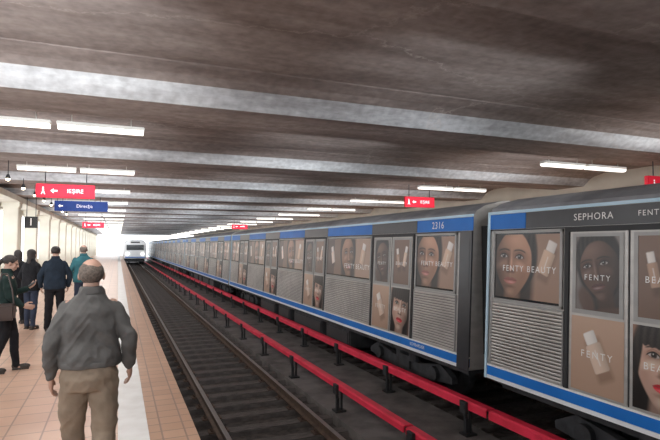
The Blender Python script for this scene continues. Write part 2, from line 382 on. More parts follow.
# ---------------------------------------------------------------- rails & sleepers
def rail_mesh():
    bm=bmesh.new()
    p=[(-0.07,-0.15),(0.07,-0.15),(0.07,-0.135),(0.012,-0.12),(0.012,-0.045),(0.036,-0.035),(0.036,-0.002),(0.03,0.0),(-0.03,0.0),(-0.036,-0.002),(-0.036,-0.035),(-0.012,-0.045),(-0.012,-0.12),(-0.07,-0.135)]
    fs=extrude_profile(bm,p,YB,YE+38)
    fs[7].material_index=1; fs[6].material_index=1; fs[8].material_index=1
    me=bpy.data.meshes.new('rail'); bmesh.ops.recalc_face_normals(bm,faces=bm.faces[:]); bm.to_mesh(me); bm.free()
    me.materials.append(M['rail']); me.materials.append(M['railtop']); return me
rm=rail_mesh()
T1=2.27; T2=6.65
for x in (T1-0.75,T1+0.75,T2-0.75,T2+0.75):
    o=link('rail',rm,None,(x,0,RZ)); tag(o,'steel running rail with polished head and rusty web on sleepers','rail','running rails')
bm=bmesh.new()
bbox_bevel(bm,-1.22,1.22,-0.125,0.125,-0.17,0,0.015,0)
for sx_ in (-0.75,0.75):
    box(bm,sx_-0.16,sx_+0.16,-0.09,0.09,0,0.018,1)
    for dx in (-0.11,0.11):
        cyl(bm,(sx_+dx,0.04,0.018),(sx_+dx,0.04,0.05),0.018,8,1)
        cyl(bm,(sx_+dx,-0.04,0.018),(sx_+dx,-0.04,0.05),0.018,8,1)
sm0=obj_from_bm('sleeper',bm,['sleeper','rail'],loc=(T1,5,RZ-0.168))
tag(sm0,'dark weathered timber sleeper with iron rail plates','railway sleeper','track sleepers')
y=5.0
while y<92:
    y+=0.66
    c=sm0.copy(); c.location=(T1,y,RZ-0.168); col.objects.link(c)
y=1.0
while y<20:
    y+=0.66
    c=sm0.copy(); c.location=(T2,y,RZ-0.168); col.objects.link(c)

def third_rail(x,z,w,h,ystart,step,lab):
    e=bpy.data.objects.new('third_rail',None); col.objects.link(e); e.location=(x,0,-1.16)
    tag(e,lab,'third rail','third rails')
    bm=bmesh.new()
    y=YB; segs=[]
    while y<YE:
        segs.append((y+0.03,min(y+7.5,YE)-0.03)); y+=7.5
    for a,b in segs:
        p=[(-w/2,-h*0.45),(-w/2,h*0.3),(-w/2+0.03,h*0.5),(w/2-0.03,h*0.5),(w/2,h*0.3),(w/2,-h*0.45),(w/2-0.012,-h*0.45),(w/2-0.02,h*0.3),(-w/2+0.02,h*0.3),(-w/2+0.012,-h*0.45)]
        extrude_profile(bm,p,a,b)
    obj_from_bm('cover',bm,['red'],e,(0,0,z+1.16))
    bm=bmesh.new(); extrude_profile(bm,[(-0.035,-0.05),(0.035,-0.05),(0.035,0.0),(-0.035,0.0)],YB,YE)
    obj_from_bm('conductor_rail',bm,['rail'],e,(0,0,z+1.16-0.01))
    bm=bmesh.new()
    zz=z+1.16
    box(bm,-0.14,0.05,-0.09,0.09,0,0.03)
    box(bm,-0.10,-0.05,-0.03,0.03,0.03,zz*0.55)
    cyl(bm,(-0.075,0,zz*0.5),(-w/2-0.03,0,zz-0.02),0.028,8)
    box(bm,-w/2-0.06,w/2+0.02,-0.05,0.05,zz-0.05,zz+0.0)
    box(bm,-w/2-0.05,-w/2-0.004,-0.07,0.07,zz-0.12,zz+h*0.45)
    cyl(bm,(0,0,0.03),(0,0,zz-0.04),0.022,8)
    y=ystart
    me=bpy.data.meshes.new('bracket'); bmesh.ops.recalc_face_normals(bm,faces=bm.faces[:]); bm.to_mesh(me); bm.free(); me.materials.append(M['black'])
    while y<YE-1:
        link('bracket',me,e,(0,y,0)); y+=step
    return e
third_rail(3.62,-0.74,0.16,0.10,0.9,2.45,'red plastic-covered conductor rail on black brackets beside empty track')
third_rail(4.98,-0.71,0.18,0.13,1.6,2.45,'thick red-covered conductor rail on black brackets beside parked train')

# ---------------------------------------------------------------- train cars
CX=6.65
def sx(z): return 5.07+0.05*z
def sbox(bm,y0,y1,z0,z1,o0,o1,mi=0):
    v=[]
    for z in (z0,z1):
        for (o_,y) in ((o1,y0),(o0,y0),(o0,y1),(o1,y1)):
            v.append(bm.verts.new((sx(z)-o_,y,z)))
    for f in [(0,3,2,1),(4,5,6,7),(0,1,5,4),(1,2,6,5),(2,3,7,6),(3,0,4,7)]:
        bm.faces.new([v[i] for i in f]).material_index=mi
mesh_cache={}
def cached(key,fn):
    if key not in mesh_cache: mesh_cache[key]=fn()
    return mesh_cache[key]
def bm_mesh(name,fn,mats):
    bm=bmesh.new(); fn(bm); bmesh.ops.recalc_face_normals(bm,faces=bm.faces[:]); me=bpy.data.meshes.new(name); bm.to_mesh(me); bm.free()
    for k in mats: me.materials.append(M[k])
    return me
def smap(zc,base):
    return lambda u,v,l:(sx(zc+v)-base-l*0.0015,-u,zc+v)
BROWN=(0.20,0.115,0.080); TAN=(0.50,0.335,0.245)
SK1=(0.42,0.225,0.145); SK2=(0.66,0.43,0.34); SK3=(0.13,0.07,0.05); SK4=(0.32,0.17,0.11)
def poster(kind,w,h,zc,base):
    def mk():
        t=[]
        cv=Canvas(w,h,BROWN)
        U,V=cv.U,cv.V
        if kind=='A':
            cv.mul(np.clip(0.5-U/w,0,1)*0.6,(0.6,0.55,0.5))
            cv.blend(srect(U,V,w*0.36,0,w*0.5,h*1.6,0.03,-0.12),(0.34,0.21,0.15))
            paint_face(cv,-w*0.20,h*0.06,h*0.60,SK1,(0.40,0.13,0.10),lit=1,yawf=-0.06,tilt=-0.05,hairw=0.85)
            paint_bottle(cv,w*0.31,h*0.07,w*0.17,h*0.36,-0.4)
            t=[('t','FENTY BEAUTY',w*0.10,w*0.04,-h*0.04,'pwhite',1,1.25)]
        elif kind=='W':
            cv.blend(srect(U,V,w*0.36,0,w*0.36,h*1.4,0.03,-0.1),(0.40,0.26,0.19))
            cv.blend(srect(U,V,-w*0.42,0,w*0.22,h*1.4,0.02,0),(0.09,0.05,0.04))
            paint_face(cv,w*0.02,h*0.04,h*0.60,SK4,(0.34,0.09,0.08),lit=-1,yawf=0.10,tilt=0.08,hairw=0.85)
            paint_bottle(cv,w*0.34,h*0.02,w*0.085,h*0.38,-0.3)
            paint_bottle(cv,-w*0.34,-h*0.02,w*0.075,h*0.34,0.3,(0.70,0.55,0.47))
            t=[('t','FENTY BEAUTY',w*0.065,w*0.22,-h*0.24,'pwhite',1,1.25)]
        elif kind=='B':
            cv.blend(np.ones_like(U),(0.17,0.145,0.135))
            cv.mul(np.clip(0.5+V/h,0,1)*0.5,(1.5,1.5,1.5))
            paint_face(cv,w*0.06,h*0.06,h*0.46,SK3,(0.12,0.045,0.04),lit=-1,yawf=-0.12,tilt=0.2,hairw=0.8)
            cv.blend(sell(U,V,-w*0.25,-h*0.38,w*0.16,h*0.2,0.2,0.5)*0.9,(0.10,0.055,0.04))
            t=[('t','FENTY',w*0.16,0,-h*0.06,'pwhite',1,1.4)]
        elif kind=='C':
            cv.blend(np.ones_like(U),TAN)
            cv.mul(np.clip(0.5-V/h,0,1)*0.5,(0.75,0.7,0.68))
            paint_bottle(cv,0.02,-h*0.02,w*0.30,h*0.38,0.45,(0.66,0.50,0.40),(0.75,0.70,0.66))
            t=[('t','FENTY',w*0.16,0,h*0.0,'pwhite',1,1.4)]
        elif kind=='D':
            cv.mul(np.clip(0.5-V/h,0,1)*0.5,(0.6,0.6,0.6))
            paint_bottle(cv,-w*0.2,0.02,w*0.2,h*0.30,0.2,(0.42,0.26,0.18))
            paint_bottle(cv,w*0.22,0.05,w*0.2,h*0.32,-0.25,(0.66,0.48,0.37))
            t=[('t','BEAUTY',w*0.17,0,-h*0.04,'pwhite',1,1.3)]
        elif kind=='E':
            cv.blend(np.ones_like(U),(0.27,0.145,0.10))
            paint_face(cv,w*0.02,h*0.06,h*0.56,SK2,(0.62,0.015,0.03),bangs=True,lit=-1,yawf=0.0,tilt=-0.12,hairw=0.82)
            t=[('t','BEAUTY',w*0.15,0,h*0.02,'pwhite',1,1.3)]
        return flat_mesh('advertisement',t,smap(zc,base),cv.grid())
    return cached(('poster',kind,round(w,2),round(h,2),zc),mk)

ZW0,ZW1=0.93,1.88
def make_car(y0,L,doors,label,cab_low=False,first=False,number=None):
    e=bpy.data.objects.new('train_car',None); col.objects.link(e); e.location=(CX,y0,RZ)
    tag(e,label,'train car','cars of the parked metro train')
    off=Vector((-CX,0,-RZ))
    def ch(name,me,y=0,parent=None):
        o=bpy.data.objects.new(name,me); col.objects.link(o)
        o.parent=parent or e
        o.location=(off+Vector((0,y,0))) if parent is None else Vector((0,0,0))
        return o
    def body(bm):
        side=[(sx(-0.24),-0.24),(sx(2.16),2.16)]
        roof=[(sx(2.16)+0.05,2.24),(sx(2.16)+0.22,2.33),(sx(2.16)+0.55,2.41),(CX,2.46)]
        pts=side+roof
        pts=pts+[(2*CX-x,z) for x,z in reversed(pts[:-1])]
        fs=extrude_profile(bm,pts,0,L)
        for f in fs:
            if min(v.co.z for v in f.verts)>2.1: f.material_index=1
    ch('body',cached(('body',L),lambda:bm_mesh('body',body,['silver','roofm'])))
    def stripe(bm):
        sbox(bm,0,L,-0.19,-0.06,0.0,0.012,0)
        sbox(bm,0,L,-0.24,-0.192,0.0,0.02,1)
        sbox(bm,0,L,-0.058,-0.035,0.0,0.02,1)
    ch('stripe',cached(('stripe',L),lambda:bm_mesh('stripe',stripe,['blue','whitep'])))
    def gut(bm):
        sbox(bm,0,L,2.15,2.19,0.0,0.03,0); sbox(bm,0,L,1.905,1.925,0,0.014,1)
    ch('rain_gutter',cached(('gut',L),lambda:bm_mesh('rain_gutter',gut,['ltblue','black'])))
    DW=1.6
    segs=[];prev=0.0
    for d in doors:
        segs.append((prev,d-0.12,'blue')); segs.append((d-0.12,d+DW+0.12,'cantdark')); prev=d+DW+0.12
    segs.append((prev,L,'blue'))
    if first:
        segs=[(0,L-5.2,'cantdark'),(L-5.2,L-4.2,'blue'),(L-4.2,L-0.75,'cantdark'),(L-0.75,L,'blue')]
    for a,b,k in segs:
        me=cached(('fas',round(b-a,2),k),lambda:bm_mesh('fascia_panel',lambda bm:sbox(bm,0,b-a-0.01,1.93,2.145,0,0.016),[k]))
        ch('fascia_panel',me,a)
    for di,d in enumerate(doors):
        def portal(bm):
            sbox(bm,-0.06,0.0,-0.03,1.9,0,0.03); sbox(bm,DW,DW+0.06,-0.03,1.9,0,0.03); sbox(bm,-0.06,DW+0.06,1.86,1.905,0,0.03)
        ch('door_frame',cached('portal',lambda:bm_mesh('door_frame',portal,['black'])),d)
        for li in (0,1):
            def leaf(bm):
                sbox(bm,0.012,DW/2-0.006,-0.02,1.86,0,0.016,0)
                for (a,b,z0,z1) in ((0.06,0.74,0.89,0.94),(0.06,0.74,1.80,1.84),(0.06,0.11,0.94,1.80),(0.69,0.74,0.94,1.80)):
                    sbox(bm,a,b,z0,z1,0.016,0.026,1)
                sbox(bm,DW/2-0.012,DW/2-0.001,-0.02,1.86,0.0,0.022,2)
            lf=ch('door',cached('leaf',lambda:bm_mesh('door',leaf,['silver','gray','black'])),d+li*DW/2)
            lf['label']='sliding steel door leaf with printed advertisement film'
            k1,k2=('B','C') if li==1 else ('D','E')
            p=ch('window',poster(k1,0.58,0.86,1.37,0.020),parent=lf); p.location=(0,0.40,0)
            p['label']='door window covered with beauty advertisement'
            p=ch('advertisement',poster(k2,0.70,0.86,0.43,0.020),parent=lf); p.location=(0,0.40,0)
            p['label']='beauty advertisement film on lower door'
    spans=[];prev=0.0
    for d in doors: spans.append((prev,d)); prev=d+DW
    spans.append((prev,L))
    for a,b in spans:
        a2,b2=a+0.10,b-0.10
        if a==0: a2=0.12
        if b==L: b2=L-0.12
        if cab_low and a==0: a2=0.40
        w=b2-a2
        def rib(bm):
            n=20; z0,z1=-0.02,0.87; pts=[];ms=[]
            for i in range(n):
                za=z0+(z1-z0)*i/n; dz=(z1-z0)/n
                pts+= [(0.004,za),(0.016,za+dz*0.18),(0.018,za+dz*0.5),(0.016,za+dz*0.72),(0.004,za+dz*0.80)]; ms+=[0,0,0,0,1]
            A=[bm.verts.new((sx(z)-o_,0,z)) for o_,z in pts]; B=[bm.verts.new((sx(z)-o_,w,z)) for o_,z in pts]
            for i in range(len(pts)-1): bm.faces.new([A[i],A[i+1],B[i+1],B[i]]).material_index=2*ms[i]
            sbox(bm,-0.02,0.0,z0,z1,0,0.022,1); sbox(bm,w,w+0.02,z0,z1,0,0.022,1); sbox(bm,-0.02,w+0.02,0.868,0.885,0,0.022,1)
        ch('side_panel',cached(('rib',round(w,2)),lambda:bm_mesh('side_panel',rib,['silver2','gray','groove'])),a2)
        def win(bm):
            h0,h1=ZW0-0.03,ZW1+0.02
            sbox(bm,0,w,h0,h0+0.035,0,0.028,0); sbox(bm,0,w,h1-0.035,h1,0,0.028,0)
            sbox(bm,0,0.04,h0,h1,0,0.028,0); sbox(bm,w-0.04,w,h0,h1,0,0.028,0)
            sbox(bm,0.03,w-0.03,h0+0.02,h1-0.02,0,0.012,1)
        wo=ch('window',cached(('win',round(w,2)),lambda:bm_mesh('window',win,['gray','glass'])),a2)
        pw=w-0.10
        p=ch('advertisement',poster('A' if w<1.9 else 'W',pw,0.88,(ZW0+ZW1)/2,0.014),parent=wo); p.location=(0,w/2,0)
        p['label']='window advertisement with a woman face and cosmetics'
    if cab_low:
        ch('end_panel',bm_mesh('end_panel',lambda bm:(sbox(bm,0.0,0.30,-0.24,1.92,0,0.03,0),sbox(bm,0.04,0.26,0.95,1.8,0.03,0.034,1)),['cantdark','cantdark']))
    ch('end_trim',cached(('trim',),lambda:bm_mesh('end_trim',lambda bm:sbox(bm,0.0,0.04,-0.24,2.15,0.016,0.034),['ltblue'])),(L-0.04))
    def under(bm):
        box(bm,sx(0)+0.12,2*CX-sx(0)-0.12,0.2,L-0.2,-0.36,-0.24,0)
        for a,b in ((4.7,6.2),(6.5,8.9),(9.3,10.6),(11.0,13.0)):
            bbox_bevel(bm,sx(0)+0.10,CX-0.2,a,b,-0.80,-0.34,0.03,0)
            box(bm,sx(0)+0.085,sx(0)+0.10,a+0.1,b-0.1,-0.74,-0.42,1)
    ch('underframe',cached(('under',L),lambda:bm_mesh('underframe',under,['dark','black'])))
    for yb in (2.5,L-2.5):
        def bog(bm):
            p=[(-1.55,-0.62),(-1.2,-0.45),(-0.5,-0.58),(0.5,-0.58),(1.2,-0.45),(1.55,-0.62),(1.55,-0.72),(1.1,-0.78),(0.5,-0.82),(-0.5,-0.82),(-1.1,-0.78),(-1.55,-0.72)]
            for x0,x1 in ((sx(0)+0.34,sx(0)+0.46),(2*CX-sx(0)-0.46,2*CX-sx(0)-0.34)):
                A=[bm.verts.new((x0,a,b)) for a,b in p]; B=[bm.verts.new((x1,a,b)) for a,b in p]
                for i in range(len(p)):
                    j=(i+1)%len(p); bm.faces.new([A[i],A[j],B[j],B[i]])
                bm.faces.new(A); bm.faces.new(B)
            for yy in (-1.05,1.05): cyl(bm,(sx(0)+0.26,yy,-0.64),(sx(0)+0.50,yy,-0.64),0.13,16)
            for yy in (-0.25,0.25): cyl(bm,(sx(0)+0.40,yy,-0.58),(sx(0)+0.40,yy,-0.34),0.12,14)
            box(bm,sx(0)+0.3,2*CX-sx(0)-0.3,-0.2,0.2,-0.75,-0.5)
        bo=ch('bogie',cached('bogie',lambda:bm_mesh('bogie',bog,['dark'])),yb)
        def whe(bm):
            for sg in (-1,1):
                cyl(bm,(CX+sg*0.69,0,-0.64),(CX+sg*0.82,0,-0.64),0.429,32,0)
            cyl(bm,(CX-0.8,0,-0.64),(CX+0.8,0,-0.64),0.09,12,0); cyl(bm,(CX-0.86,0,-0.64),(CX-0.82,0,-0.64),0.15,20,1)
        for yy in (-1.05,1.05):
            w_=ch('wheelset',cached('wheel',lambda:bm_mesh('wheelset',whe,['dark','black'])),parent=bo); w_.location=(0,yy,0)
    def gang(bm):
        for i in range(5):
            a=L+0.005+i*0.07
            box(bm,5.55-0.03*(i%2),7.75,a,a+0.06,-0.2,2.12)
        box(bm,5.3,5.36,L+0.0,L+0.35,0.0,2.0)
    ch('gangway',cached(('gang',L),lambda:bm_mesh('gangway',gang,['rubber'])))
    texts=[]
    if first:
        texts=[('SEPHORA',0.115,L-1.83,2.035,'pwhite',0.018,1.15),('FENTY BEAUTY',0.085,L-2.75,2.04,'pwhite',0.018,1.25),('FENTY BEAUTY',0.085,L-4.7,2.04,'pwhite',0.018,1.25)]
    if number:
        texts=[(number,0.17,0.95,2.035,'pwhite',0.018,1.1),('BOMBARDIER',0.08,1.5,-0.125,'pwhite',0.014,1.0)]
    for b_,s_,yy,zz,k,o_,sp in texts:
        me=flat_mesh('lettering',[('t',b_,s_,0,0,k,0,sp)],smap(zz,o_))
        ch('lettering',me,yy)
    return e
LC=18.45
d_sym=[1.75,6.15,10.55,14.95]
make_car(6.22-LC,LC,[1.35,5.75,10.9,LC-1.5-1.6],'steel metro car with brown cosmetics posters and dark fascia',first=True)
make_car(6.60,LC,[1.75,6.15,10.55,14.95],'ribbed steel metro car numbered 2316 with posters',cab_low=True,number='2316')
for k in range(1,5):
    make_car(6.60+k*(LC+0.38),LC,d_sym,'ribbed steel metro car with blue stripe and posters')

def far_train():
    y0=78.0
    e=bpy.data.objects.new('train_car',None); col.objects.link(e); e.location=(T1,y0,RZ)
    tag(e,'white-fronted metro train with dark windscreen on the empty track','train car')
    def body(bm):
        pts=[(-1.5,0.83),(-1.55,1.3),(-1.55,2.4),(-1.42,3.15),(-1.1,3.45),(0,3.6),(1.1,3.45),(1.42,3.15),(1.55,2.4),(1.55,1.3),(1.5,0.83)]
        A=[bm.verts.new((x*0.93,0,1.9+(h-1.9)*0.95)) for x,h in pts]
        B=[bm.verts.new((x,0.5,h)) for x,h in pts]; C=[bm.verts.new((x,18,h)) for x,h in pts]
        n=len(pts)
        for P,Q in ((A,B),(B,C)):
            for i in range(n):
                j=(i+1)%n; bm.faces.new([P[i],P[j],Q[j],Q[i]])
        bm.faces.new(A); bm.faces.new(C)
    obj_from_bm('body',(lambda b:(body(b),b)[1])(bmesh.new()),['frontp'],e)
    bm=bmesh.new(); bbox_bevel(bm,-1.15,1.15,-0.05,0.03,2.05,2.80,0.02); obj_from_bm('windscreen',bm,['glass'],e)
    bm=bmesh.new(); bbox_bevel(bm,-1.3,1.3,-0.06,0.03,0.95,1.10,0.02); obj_from_bm('front_band',bm,['blue'],e)
    bm=bmesh.new(); box(bm,-0.6,0.6,-0.06,0.02,3.05,3.25); obj_from_bm('destination_display',bm,['sign_black'],e)
    for sg in (-1,1):
        bm=bmesh.new(); cyl(bm,(sg*1.0,-0.1,1.5),(sg*1.0,0.05,1.5),0.18,16); obj_from_bm('headlight',bm,['headlight'],e)
    bm=bmesh.new(); box(bm,-1.3,1.3,0.3,17,0.42,0.85); box(bm,-0.15,0.15,-0.4,0.4,0.45,0.7); obj_from_bm('underframe',bm,['dark'],e)
    for yy in (1.6,3.7,14.3,16.4):
        bm=bmesh.new()
        for sg in (-1,1): cyl(bm,(sg*0.69,yy,0.43),(sg*0.82,yy,0.43),0.43,20)
        cyl(bm,(-0.8,yy,0.43),(0.8,yy,0.43),0.08,10)
        obj_from_bm('wheelset',bm,['dark'],e)
far_train()

# ---------------------------------------------------------------- lamps
bm=bmesh.new(); bbox_bevel(bm,-0.59,0.59,-0.085,0.085,0.035,0.085,0.01)
lm1=bpy.data.meshes.new('housing'); bm.to_mesh(lm1); bm.free(); lm1.materials.append(M['lamp_body'])
bm=bmesh.new()
extrude_profile(bm,[(-0.075,0.035),(-0.07,0.0),(-0.045,-0.022),(0.045,-0.022),(0.07,0.0),(0.075,0.035)],-0.575,0.575,axis='x'); bmesh.ops.recalc_face_normals(bm,faces=bm.faces[:])
lm2=bpy.data.meshes.new('diffuser'); bm.to_mesh(lm2); bm.free(); lm2.materials.append(M['lamp'])
LZ=3.38
bm=bmesh.new(); cyl(bm,(0,0,0.08),(0,0,RC-LZ),0.006,8); lm3=bpy.data.meshes.new('rod'); bm.to_mesh(lm3); bm.free(); lm3.materials.append(M['lamp_body'])
rows=[8.2+BAY*k for k in range(-2,20)]
for ri,y in enumerate(rows):
    if y>YE-2: continue
    for x in (-1.5,-0.25,8.8,10.05):
        if y<-4: continue
        e=bpy.data.objects.new('fluorescent_lamp',None); col.objects.link(e); e.location=(x,y,LZ)
        tag(e,'long white fluorescent lamp hanging from the concrete ceiling','ceiling lamp','ceiling lamps')
        link('housing',lm1,e); link('diffuser',lm2,e)
        for dx in (-0.4,0.4): link('rod',lm3,e,(dx,0,0))
    for x,pw in ((-0.9,34),(3.9,20),(9.4,24)):  # middle light has no lamp fixture; added to brighten the beam faces
        if x==3.9 and y>45: continue
        l=bpy.data.lights.new('bay_light','AREA'); l.shape='RECTANGLE'; l.size=2.6; l.size_y=0.10; l.energy=pw; l.color=(0.93,0.97,1.0)
        l.spread=math.radians(85)
        lo=bpy.data.objects.new('bay_light',l); col.objects.link(lo); lo.location=(x,y+0.2,LZ-0.12)
        lo.rotation_euler=(math.radians(88),0,0)
        if y<60 and x!=3.9:
            l=bpy.data.lights.new('bay_light','AREA'); l.shape='RECTANGLE'; l.size=2.4; l.size_y=0.15; l.energy=48; l.color=(1.0,0.96,0.92)
            lo=bpy.data.objects.new('bay_light',l); col.objects.link(lo); lo.location=(x,y,LZ-0.03)
sp=None
for i in range(9):
    y=12.0+i*2.15
    e=bpy.data.objects.new('spot_lamp',None); col.objects.link(e); e.location=(-2.45,y,3.3)
    tag(e,'small round warm spot lamp on a stem under the ceiling','spot lamp','small spot lamps')
    if sp is None:
        bm=bmesh.new(); cyl(bm,(0,0,0.02),(0,0,RC-3.3),0.01,8); cyl(bm,(0,0,-0.02),(0,0,0.08),0.06,16,0,0.03); a=obj_from_bm('stem',bm,['black'])
        bm=bmesh.new(); bmesh.ops.create_uvsphere(bm,u_segments=16,v_segments=10,radius=0.05,matrix=Matrix.Translation((0,0,-0.03))); b=obj_from_bm('bulb',bm,['spot'],smooth=True)
        a.parent=e; b.parent=e; sp=(a.data,b.data)
    else:
        link('stem',sp[0],e); link('bulb',sp[1],e)

# ---------------------------------------------------------------- signs
def sign(name,x,y,z,w,h,mk,items,label,ztop=3.5,cat='sign'):
    e=bpy.data.objects.new(name,None); col.objects.link(e); e.location=(x,y,z)
    tag(e,label,cat)
    bm=bmesh.new(); bbox_bevel(bm,-w/2,w/2,-0.05,0.05,-h/2,h/2,0.012); obj_from_bm('panel',bm,[mk],e)
    if ztop:
        for sg in (-1,1):
            bm=bmesh.new(); cyl(bm,(sg*w*0.35,0,h/2-0.01),(sg*w*0.35,0,ztop-z),0.012,8)
            obj_from_bm('hanger',bm,['black'],e)
    me=flat_mesh('lettering',items,lambda u,v,l:(u,-0.052-l*0.001,v)); link('lettering',me,e)
    return e
def arrow(cx,cy,s,m='sign_white'):
    return [('p',[(cx-s,cy),(cx-s*0.1,cy-s*0.8),(cx-s*0.1,cy-s*0.28),(cx+s,cy-s*0.28),(cx+s,cy+s*0.28),(cx-s*0.1,cy+s*0.28),(cx-s*0.1,cy+s*0.8)],m,1)]
def walker(cx,cy,s,m='sign_white'):
    return [('p',ell2(cx,cy+0.8*s,0.2*s,0.2*s),m,1),('p',[(cx-0.2*s,cy+0.5*s),(cx-0.15*s,cy-0.1*s),(cx-0.5*s,cy-0.95*s),(cx-0.25*s,cy-0.95*s),(cx,cy-0.25*s),(cx+0.3*s,cy-0.95*s),(cx+0.55*s,cy-0.95*s),(cx+0.2*s,cy-0.05*s),(cx+0.2*s,cy+0.5*s)],m,1)]
def ytop(y):
    r=(y-Y0)%BAY
    return 3.5 if r<1.1 else (3.56 if r<1.3 or r>BAY-0.1 else RC-0.02)
def red_items(w,h):
    return walker(-w*0.38,0,h*0.28)+arrow(-w*0.20,0,h*0.22)+[('t','IEŞIRE',h*0.40,w*0.16,0,'sign_white',1)]
sign('exit_sign',-1.3,15.2,3.12,1.4,0.36,'sign_red',red_items(1.4,0.36),'red hanging exit sign with white pictograms above the platform',ytop(15.2))
sign('direction_sign',-1.28,21.2,3.14,1.8,0.38,'sign_blue',arrow(-0.7,0,0.08)+[('t','Direcţia',0.17,0.1,0,'sign_white',1)],'dark blue hanging direction sign with white lettering',ytop(21.2))
sign('exit_sign',9.75,15.4,3.2,1.2,0.36,'sign_red',red_items(1.2,0.36),'red hanging exit sign over the far platform',ytop(15.4))
sign('exit_sign',11.15,7.5,3.0,1.5,0.36,'sign_red',red_items(1.5,0.36),'red hanging exit sign beyond the parked train',ytop(7.5))
sign('exit_sign',8.6,39.0,3.1,1.2,0.36,'sign_red',red_items(1.2,0.36),'small red hanging sign far along the platform',ytop(39))
sign('exit_sign',-1.4,34.0,2.9,1.2,0.36,'sign_red',red_items(1.2,0.36),'small red hanging sign far over the platform',ytop(34))
sign('platform_number_sign',-3.2,23.3,2.6,0.45,0.45,'sign_black',[('t','1',0.42,0,0,'sign_white',1)],'square black hanging sign with white numeral one',ytop(23.3))

# ---------------------------------------------------------------- people
def ico(bm,c,r):
    bmesh.ops.create_icosphere(bm,subdivisions=2,radius=r,matrix=Matrix.Translation(c))
def cap(bm,a,b,ra,rb):
    a=Vector(a);b=Vector(b); ico(bm,a,ra); ico(bm,b,rb)
    d=b-a
    if d.length<1e-4: return
    q=Vector((0,0,1)).rotation_difference(d.normalized()).to_matrix().to_4x4()
    bmesh.ops.create_cone(bm,cap_ends=True,segments=16,radius1=ra,radius2=rb,depth=d.length,matrix=Matrix.Translation((a+b)/2)@q)
def ell(bm,c,r,rot=None):
    m=Matrix.Translation(c)@(rot.to_4x4() if rot else Matrix.Identity(4))@Matrix.Diagonal((r[0],r[1],r[2],1))
    bmesh.ops.create_icosphere(bm,subdivisions=3,radius=1,matrix=m)
def loft(bm,rings,n=24,e=2.3):
    R=[]
    for (cx,cy,z,rx,ry) in rings:
        ring=[]
        for i in range(n):
            a=2*math.pi*i/n; c=math.cos(a); s=math.sin(a)
            ring.append(bm.verts.new((cx+rx*math.copysign(abs(c)**(2/e),c),cy+ry*math.copysign(abs(s)**(2/e),s),z)))
        R.append(ring)
    for A,B in zip(R,R[1:]):
        for i in range(n):
            j=(i+1)%n; bm.faces.new([A[i],A[j],B[j],B[i]])
    bm.faces.new(R[0][::-1]); bm.faces.new(R[-1])
def voxel(name,bm,mk,voxel=0.01,smooth=4,fold=0.0,parent=None,seed=0.0):
    bmesh.ops.recalc_face_normals(bm,faces=bm.faces[:])
    me=bpy.data.meshes.new('t'); bm.to_mesh(me); bm.free()
    o=bpy.data.objects.new('t',me); col.objects.link(o)
    m=o.modifiers.new('r','REMESH'); m.mode='VOXEL'; m.voxel_size=voxel
    s=o.modifiers.new('s','SMOOTH'); s.iterations=smooth; s.factor=0.5
    dg=bpy.context.evaluated_depsgraph_get(); dg.update()
    nm=bpy.data.meshes.new_from_object(o.evaluated_get(dg)); nm.name=name
    bpy.data.objects.remove(o); bpy.data.meshes.remove(me)
    if fold>0:
        cs=[v.co.copy() for v in nm.vertices]; ns=[v.normal.copy() for v in nm.vertices]
        for v,c,nn in zip(nm.vertices,cs,ns):
            f=noise.noise(Vector((c.x*9+seed,c.y*9,c.z*4)))+0.6*noise.noise(Vector((c.x*14+c.z*9,c.y*14-seed,c.z*16)))
            r_=1-abs(noise.noise(Vector((c.x*7-c.z*5+seed,c.y*7,c.z*9+abs(c.x)*12))))*3
            v.co=c+nn*fold*(f+0.5*max(r_,0))
    nm.materials.clear(); nm.materials.append(M[mk])
    for p in nm.polygons: p.use_smooth=True
    return link(name,nm,parent)
def hand(bm,w,d,n,side):
    d=Vector(d).normalized(); n=Vector(n); n=(n-d*n.dot(d)).normalized(); s=d.cross(n)
    if s.dot(Vector(side))<0: s=-s
    w=Vector(w); rot=Matrix((s,n,d)).transposed()
    ell(bm,w+d*0.05,(0.041,0.017,0.055),rot)
    ell(bm,w+d*0.0,(0.028,0.022,0.035),rot)
    for i,L in enumerate((0.072,0.080,0.074,0.058)):
        p=w+d*0.085+s*(0.031-0.0205*i)
        dirs=[(d+n*0.25),(d+n*0.75),(d*0.6+n*1.0)]
        r=0.0092
        for k,dd in enumerate(dirs):
            q=p+dd.normalized()*L*(0.42,0.33,0.25)[k]; cap(bm,p,q,r,r*0.92); p=q; r*=0.92
    p=w+d*0.022+s*0.028
    for dd,L in (((s*0.8+d*0.7+n*0.25),0.038),((s*0.25+d*1.0+n*0.35),0.033),((d*1.0+n*0.4),0.024)):
        q=p+dd.normalized()*L; cap(bm,p,q,0.012,0.010); p=q
